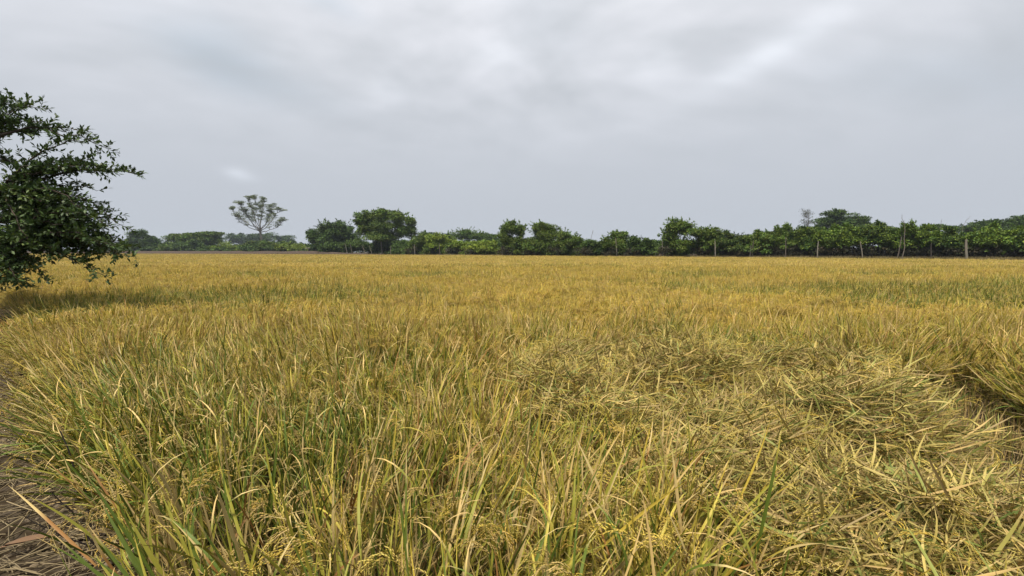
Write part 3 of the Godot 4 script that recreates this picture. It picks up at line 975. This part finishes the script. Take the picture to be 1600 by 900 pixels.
# ------------------------------------------------------------------ the crop
func build_rice() -> void:
	var r := RandomNumberGenerator.new()
	r.seed = 2024
	var rice_mat := mat(0.55, 0.16, 0.35)
	var lean_n := FastNoiseLite.new()
	lean_n.seed = 4
	lean_n.frequency = 0.32
	lean_n.fractal_octaves = 3
	var tone_n := FastNoiseLite.new()
	tone_n.seed = 8
	tone_n.frequency = 0.11
	tone_n.fractal_octaves = 3
	# hill meshes: [lod][ripe or green][variant]
	var kinds := []
	for lod in 3:
		var row := []
		for g in 3:
			var vs := []
			for k in [10, 7, 6][lod]:
				var mb := MB.new()
				var green: float = [0.12, 0.38, 0.92][g]
				var ripe: float = [0.7 if lod == 0 else 1.0, 0.5, 0.12][g]
				if lod < 2:
					merged(hill(r, lod, r.randi_range(15, 19), green, ripe), mb)
				else:
					for a in 34:
						var xf := Transform3D(Basis(Vector3.UP, r.randf() * TAU) * Basis(Vector3(0, 0, 1), rnd(r, -0.12, 0.12)), Vector3(rnd(r, -0.6, 0.6), rnd(r, -0.05, 0.05), rnd(r, -0.6, 0.6)))
						merged(hill(r, 2, 6, green, ripe), mb, xf)
				vs.append([mb.mesh(rice_mat), []])
			row.append(vs)
		kinds.append(row)
	# places
	var near := []
	var rings := [[0.8, 7.0, 0.125], [7.0, 30.0, 0.185], [30.0, 270.0, 0.8]]
	for lod in 3:
		var step: float = rings[lod][2]
		var d0: float = rings[lod][0]
		var d1: float = rings[lod][1]
		var d := d0
		while d < d1:
			var half := d * 1.35 + 2.5
			var x := -half
			while x < half:
				var px := x + rnd(r, -0.45, 0.45) * step
				var pd := d + rnd(r, -0.45, 0.45) * step
				x += step
				if not in_field(px, pd): continue
				var p2 := Vector2(px, pd)
				if lod < 2 and pd < 16.0 and tone_n.get_noise_2d(px * 11.0 + 200.0, pd * 11.0) < -0.33: continue
				if lod == 0 and (Geometry2D.is_point_in_polygon(p2, lodged_poly) or Geometry2D.is_point_in_polygon(p2, hollow_poly)): continue
				var skip := false
				for q in dips:
					if p2.distance_to(Vector2(q[0], q[1])) < q[2]: skip = true
				if skip: continue
				var l1 := lean_n.get_noise_2d(px, pd)
				var l2 := lean_n.get_noise_2d(px + 50.0, pd - 20.0)
				var strong := 1.0 if lod < 2 else 0.4
				var lean := Vector2(l1, l2) * 1.1 * strong
				# the crop sags outwards over the path and into the flattened patch
				var wg := west_gap(px, pd)
				if wg < 0.9: lean += Vector2(-0.45, 0.25) * (1.0 - wg / 0.9)
				if lod == 0:
					var c := Vector2(2.2, 3.8)
					var away := p2.distance_to(c)
					if away < 4.2:
						var mess := 1.0 - away / 4.2
						lean += Vector2(0.30, 0.10) * mess + Vector2(r.randfn(0.0, 1.0), r.randfn(0.0, 1.0)) * 0.75 * mess
					lean += Vector2(r.randfn(0.0, 0.1), r.randfn(0.0, 0.1))
				if lod == 0 and px > 4.3 and px < 6.0 and pd > 2.6 and pd < 5.2: lean += Vector2(-0.3, 0.1)
				lean = lean.limit_length(0.85)
				var tn := tone_n.get_noise_2d(px * (1.0 if lod < 2 else 0.5), pd)
				var g := 0
				var gz := tn * (0.65 if lod == 0 else 1.0)
				# greener strips seen across the crop
				gz += 1.1 * exp(-pow((pd - 12.5) / 3.6, 2.0)) * smoothstep(5.0, 10.0, px) 
				gz += 0.62 * exp(-pow((pd - 10.0) / 1.7, 2.0)) * smoothstep(1.0, -2.5, px)
				gz += 0.07 + 0.09 * smoothstep(9.0, 5.0, pd) + 0.10 * smoothstep(3.0, 1.3, pd)
				if gz + r.randfn(0.0, 0.09) > 0.44: g = 2
				elif gz + r.randfn(0.0, 0.09) > 0.16: g = 1
				var yaw := r.randf() * TAU
				var sc := 0.8 * rnd(r, 0.86, 1.12) * (1.0 + 0.12 * l2)
				if lod == 2: sc = 0.8 * rnd(r, 0.95, 1.06)
				if pd < 1.9 and px < 0.45 * pd: sc *= 1.12
				if px > 0.42 * pd and pd < 1.6 and r.randf() < 0.8: continue
				var b := Basis(Vector3(lean.y, 0, -lean.x).normalized(), lean.length()) * Basis(Vector3.UP, yaw) if lean.length() > 0.001 else Basis(Vector3.UP, yaw)
				b = b.scaled_local(Vector3(1.0, 1.0, 1.0) * sc)
				var tint := rnd(r, 0.88, 1.12) * (1.0 + 0.12 * tn)
				var col := Color(tint * (1.0 + 0.05 * l1), tint, tint * (1.0 - 0.1 * l1))
				var xf := Transform3D(b, Vector3(px, 0, -pd))
				if lod == 0:
					near.append([pd - 0.25 * absf(px) * 0.0 + absf(px) * 0.25, xf, col, g, px / pd])
				else:
					var vs: Array = kinds[lod][g]
					vs[r.randi() % vs.size()][1].append([xf, col])
			d += step
	# the nearest hills are plants of their own, with their leaves and panicles
	near.sort_custom(func(a, b): return a[0] < b[0])
	var lib_mesh := {}
	for key in lib:
		if key.ends_with("0"):
			var l := []
			for mb in lib[key]: l.append(mb.mesh(rice_mat))
			lib_mesh[key] = l
	var single := 0
	var names := ["yellowing rice plant with drooping gold panicles along the front edge", "half green rice plant with panicles along the front edge", "mostly green leafy rice plant along the front edge"]
	for e in near:
		if single < 170 and absf(e[4]) < 1.25:
			single += 1
			var t := thing("rice_plant", names[e[3]], "rice plant", Vector3.ZERO, ["ripe plants at the front edge", "half green plants at the front edge", "green plants at the front edge"][e[3]])
			t.transform = e[1]
			var stems := MB.new()
			for q in hill(r, 0, r.randi_range(11, 13), [0.18, 0.40, 0.68][e[3]], [0.6, 0.4, 0.2][e[3]]):
				if q[0] == "stem": stems.add(lib[q[1]][q[2]], q[3])
				else: part(q[0], lib_mesh[q[1]][q[2]], t, q[3])
			part("stems", stems.mesh(rice_mat), t)
		else:
			var vs: Array = kinds[0][e[3]]
			vs[r.randi() % vs.size()][1].append([e[1], e[2]])
	var crop := Node3D.new()
	crop.name = "rice_crop"
	add_child(crop)
	tag(crop, "ripe golden rice crop filling the field to the hedge", "rice", "", "stuff")
	var count := 0
	for lod in 3:
		for g in 3:
			for v in kinds[lod][g]:
				if v[1].size() > 0:
					scatter("rice_stand", v[0], v[1], crop)
					count += v[1].size()
	print("rice hills ", count, " single ", single, " ms ", Time.get_ticks_msec())
	# the flattened patch on the right
	var lv := []
	for k in 9:
		var mb := MB.new()
		merged(lodged_hill(r, 0, 13), mb)
		lv.append([mb.mesh(rice_mat), []])
	var bump := FastNoiseLite.new()
	bump.seed = 15
	bump.frequency = 0.9
	bump.fractal_octaves = 3
	var z := 1.0
	while z < 5.9:
		var x := 0.0
		while x < 4.3:
			var p := Vector2(x + rnd(r, -0.07, 0.07), z + rnd(r, -0.07, 0.07))
			x += 0.105
			if not Geometry2D.is_point_in_polygon(p, lodged_poly): continue
			var skip := false
			for q in dips:
				if p.distance_to(Vector2(q[0], q[1])) < q[2] * 0.9: skip = true
			if skip: continue
			var yaw := -1.15 + bump.get_noise_2d(p.x * 0.6, p.y * 0.6) * 1.6 + r.randfn(0.0, 0.35)
			var h := 0.27 + bump.get_noise_2d(p.x, p.y) * 0.3
			h += 0.22 * smoothstep(0.75, 0.1, (3.9 - 1.1 * (4.8 - p.y) * 0.62) - p.x) * smoothstep(2.6, 3.4, p.y)
			for layer in 2:
				var y := h * (1.0 if layer == 1 else 0.4)
				var b := Basis(Vector3.UP, yaw + r.randfn(0.0, 0.2)) * Basis(Vector3(1, 0, 0), r.randfn(0.0, 0.12)) * Basis(Vector3(0, 0, 1), r.randfn(0.0, 0.1))
				lv[r.randi() % 9][1].append([Transform3D(b.scaled_local(Vector3.ONE * rnd(r, 0.8, 1.05)), Vector3(p.x, y, -p.y) - 0.3 * b.x.normalized() * Vector3(1, 0, 1)), Color.WHITE * rnd(r, 0.85, 1.1)])
		z += 0.105
	var lod_node := Node3D.new()
	lod_node.name = "lodged_rice"
	add_child(lod_node)
	tag(lod_node, "flattened tangled patch of rice in the right foreground", "rice", "", "stuff")
	for v in lv:
		if v[1].size() > 0: scatter("lodged_stand", v[0], v[1], lod_node)
	# stray stalks lying in the hollow beside it
	var strays := []
	for k in 150:
		var p := Vector2(rnd(r, 2.4, 5.6), rnd(r, 1.0, 5.5) * 0.95)
		if Geometry2D.is_point_in_polygon(p, hollow_poly) and (p.y < 2.5 or r.randf() < 0.05):
			strays.append([Transform3D(Basis(Vector3.UP, rnd(r, -1.2, 0.2)), Vector3(p.x, 0.02 + rnd(r, 0.0, 0.14) * float(p.y < 3.0), -p.y)), Color.WHITE])
	var st := MB.new()
	merged(lodged_hill(r, 0, 6), st)
	var so := scatter("stray_stalks", st.mesh(rice_mat), strays, self)
	tag(so, "loose rice stalks lying in the dark hollow at right", "stalks", "", "stuff")
	# stubble added to the hollow to absorb light and darken it
	var stub := MB.new()
	for k in 14:
		var up := Basis(Vector3.UP, r.randf() * TAU) * Basis(Vector3(0, 0, 1), -rnd(r, 0.0, 0.5))
		stub.add(lib["stem0"][[0, 1, 3][k % 3]], Transform3D(up.scaled_local(Vector3(1.4, rnd(r, 0.15, 0.5), 1.4)), around(r) * Vector3(0.08, 0, 0.08)))
		if k % 3 == 0: stub.add(lib["husk0"][k % 5], Transform3D((up * Basis(Vector3(0, 0, 1), -0.5)).scaled_local(Vector3.ONE * 0.6), around(r) * Vector3(0.08, 0, 0.08)))
	var stubs := []
	for k in 520:
		var p := Vector2(rnd(r, 2.4, 5.1), rnd(r, 1.6, 5.2))
		if Geometry2D.is_point_in_polygon(p, hollow_poly): stubs.append([Transform3D(Basis(Vector3.UP, r.randf() * TAU), Vector3(p.x, 0, -p.y)), Color.WHITE])
	var sb := scatter("added_stubble", stub.mesh(rice_mat), stubs, self)
	tag(sb, "short brown stubble added to darken the hollow", "stubble", "", "stuff")
	# a plant at the crop's corner with three heavy tan heads hanging side by side
	var corner := thing("rice_plant", "rice plant at the left corner with three tan heads hanging over bare earth", "rice plant", Vector3(-1.52, 0, -2.06))
	for k in 3:
		var az: float = [2.6, 3.0, 3.5][k]
		var reach := Vector3(cos(az) * 0.12 - 0.06 * k + 0.05, [0.46, 0.54, 0.49][k], 0.05 + 0.05 * k)
		var cm := MB.new()
		tube(cm, [Vector3(0.03 * k, 0, 0), reach * Vector3(0.4, 0.6, 0.4), reach], [0.0035, 0.003, 0.002], 5, LIME, r)
		part("stem", cm.mesh(rice_mat), corner)
		var hm := panicle(r, TAN, STRAW, 11, 9, 0.017, 0.0024)
		part("panicle", hm.mesh(rice_mat), corner, Transform3D((Basis(Vector3.UP, az) * Basis(Vector3(0, 0, 1), -1.1)).scaled_local(Vector3.ONE * 1.1), reach))
	for k in 9:
		part("leaf", lib_mesh["lime0" if k % 3 else "green0"][k % 8], corner, Transform3D(Basis(Vector3.UP, r.randf() * TAU) * Basis(Vector3(0, 0, 1), -rnd(r, 0.2, 0.9)), Vector3(rnd(r, -0.04, 0.04), rnd(r, 0.1, 0.35), rnd(r, -0.04, 0.04))))
	# two dark green tufts standing out of the crop
	var tufts := [[Vector3(-2.6, 0, -4.9), "dark green upright tuft in the left middle of the crop", "left"], [Vector3(0.15, 0, -5.2), "dark blue green tuft at the edge of the flattened patch", "right"]]
	for q in tufts:
		var t := thing("green_tuft", q[1], "tuft", q[0])
		for k in 16:
			var mb := MB.new()
			blade(mb, rnd(r, 0.5, 0.85), rnd(r, 0.011, 0.016), rnd(r, 0.1, 0.9), 8, jit(r, Color(0.045, 0.09, 0.02), 0.2), jit(r, GREEN, 0.2), 0.8, 0.6, 0.25)
			part("leaf", mb.mesh(rice_mat), t, Transform3D(Basis(Vector3.UP, r.randf() * TAU) * Basis(Vector3(0, 0, 1), -rnd(r, 0.05, 0.6)), around(r) * 0.04 * Vector3(1, 0, 1)))

# ------------------------------------------------------------------ bare earth at the left
func build_litter() -> void:
	var r := RandomNumberGenerator.new()
	r.seed = 31
	# straw and clods
	var straw := MB.new()
	tube(straw, [Vector3(-0.11, 0, 0), Vector3(0, 0.012, 0.008), Vector3(0.11, 0, -0.01)], [0.0022, 0.0026, 0.0012], 4, Color(0.25, 0.195, 0.105))
	var clod := MB.new()
	for a in 7:
		for b in 8:
			var th := PI * a / 6.0
			var d := Vector3(sin(th) * cos(TAU * b / 8.0), cos(th), sin(th) * sin(TAU * b / 8.0))
			clod.vert(d * Vector3(1, 0.6, 0.8) * 0.02 * r.randf_range(0.75, 1.15), d, Color(0.17, 0.13, 0.085))
	for a in 6:
		for b in 8:
			var k := a * 8 + b
			var k2 := a * 8 + (b + 1) % 8
			clod.tri(k, k2, k + 8)
			clod.tri(k2, k2 + 8, k + 8)
	var ss := []
	var cs := []
	for k in 11000:
		var d := rnd(r, 0.5, 10.0) if k % 3 else rnd(r, 1.2, 4.0)
		var x := -1.26 - 1.11 * (d - 1.75) + rnd(r, -2.6, 0.7)
		var p := Vector3(x, 0.045, -d)
		if k % 2 == 0:
			ss.append([Transform3D((Basis(Vector3.UP, r.randf() * TAU) * Basis(Vector3(0, 0, 1), rnd(r, -0.25, 0.25))).scaled(Vector3.ONE * rnd(r, 0.5, 1.5)), p + Vector3(0, rnd(r, 0, 0.03), 0)), Color.WHITE * rnd(r, 0.5, 1.1)])
		else:
			cs.append([Transform3D(Basis.from_euler(Vector3(r.randf() * 3, r.randf() * 6, 0)).scaled(Vector3.ONE * rnd(r, 0.3, 1.5)), p - Vector3(0, 0.015, 0)), Color.WHITE * rnd(r, 0.7, 1.2)])
	var a1 := scatter("straw_litter", straw.mesh(mat(0.8)), ss, self)
	tag(a1, "loose dry straw scattered on the path at left", "straw", "", "stuff")
	var a2 := scatter("soil_clods", clod.mesh(mat(0.95)), cs, self)
	tag(a2, "small brown clods of soil on the path", "soil", "", "stuff")
	# dead leaf in the corner
	var dl := MB.new()
	var nseg := 8
	for k in nseg + 1:
		var t := float(k) / nseg
		var w := 0.024 * pow(sin(PI * clampf(t * 0.97 + 0.015, 0, 1)), 0.8)
		for q in 3:
			dl.vert(Vector3((t - 0.5) * 0.19, 0.012 + 0.012 * absf(q - 1.0) + 0.012 * sin(t * 3.0), (q - 1) * w), Vector3.UP, jit(r, Color(0.17, 0.098, 0.05), 0.15))
	for k in nseg:
		for q in 2:
			var a := k * 3 + q
			dl.tri(a, a + 1, a + 3)
			dl.tri(a + 1, a + 4, a + 3)
	var t := thing("dead_leaf", "curled reddish brown dead leaf on bare earth in the corner", "leaf", Vector3(-2.5, 0.085, -2.33))
	t.rotation = Vector3(0.1, 0.5, -0.05)
	part("blade", dl.mesh(mat(0.7, 0.2)), t)
	var rib := MB.new()
	tube(rib, [Vector3(-0.11, 0.012, 0), Vector3(0, 0.022, 0), Vector3(0.085, 0.016, 0)], [0.0022, 0.0018, 0.0008], 4, Color(0.24, 0.12, 0.06))
	part("midrib", rib.mesh(mat(0.8)), t)
	# black dry weed stalk
	t = thing("dead_weed", "blackened dry weed stalk standing beside the crop edge", "weed", Vector3(-2.12, 0.02, -2.33))
	for e in [[Vector3(-0.30, 0.62, -0.12), 0.006], [Vector3(-0.22, 0.36, 0.03), 0.005], [Vector3(-0.30, 0.28, 0.10), 0.004], [Vector3(0.06, 0.3, -0.1), 0.003]]:
		var mb := MB.new()
		tube(mb, wavy(r, Vector3.ZERO, e[0], 6, 0.03), taper(6, e[1], e[1] * 0.5), 5, Color(0.022, 0.018, 0.015), r, 0.15)
		for k in 5:
			var p: Vector3 = (e[0] as Vector3) * rnd(r, 0.4, 1.0)
			tube(mb, [p, p + around(r) * 0.04], [0.003, 0.0015], 4, Color(0.03, 0.024, 0.02))
		part("stalk", mb.mesh(bark_mat), t)
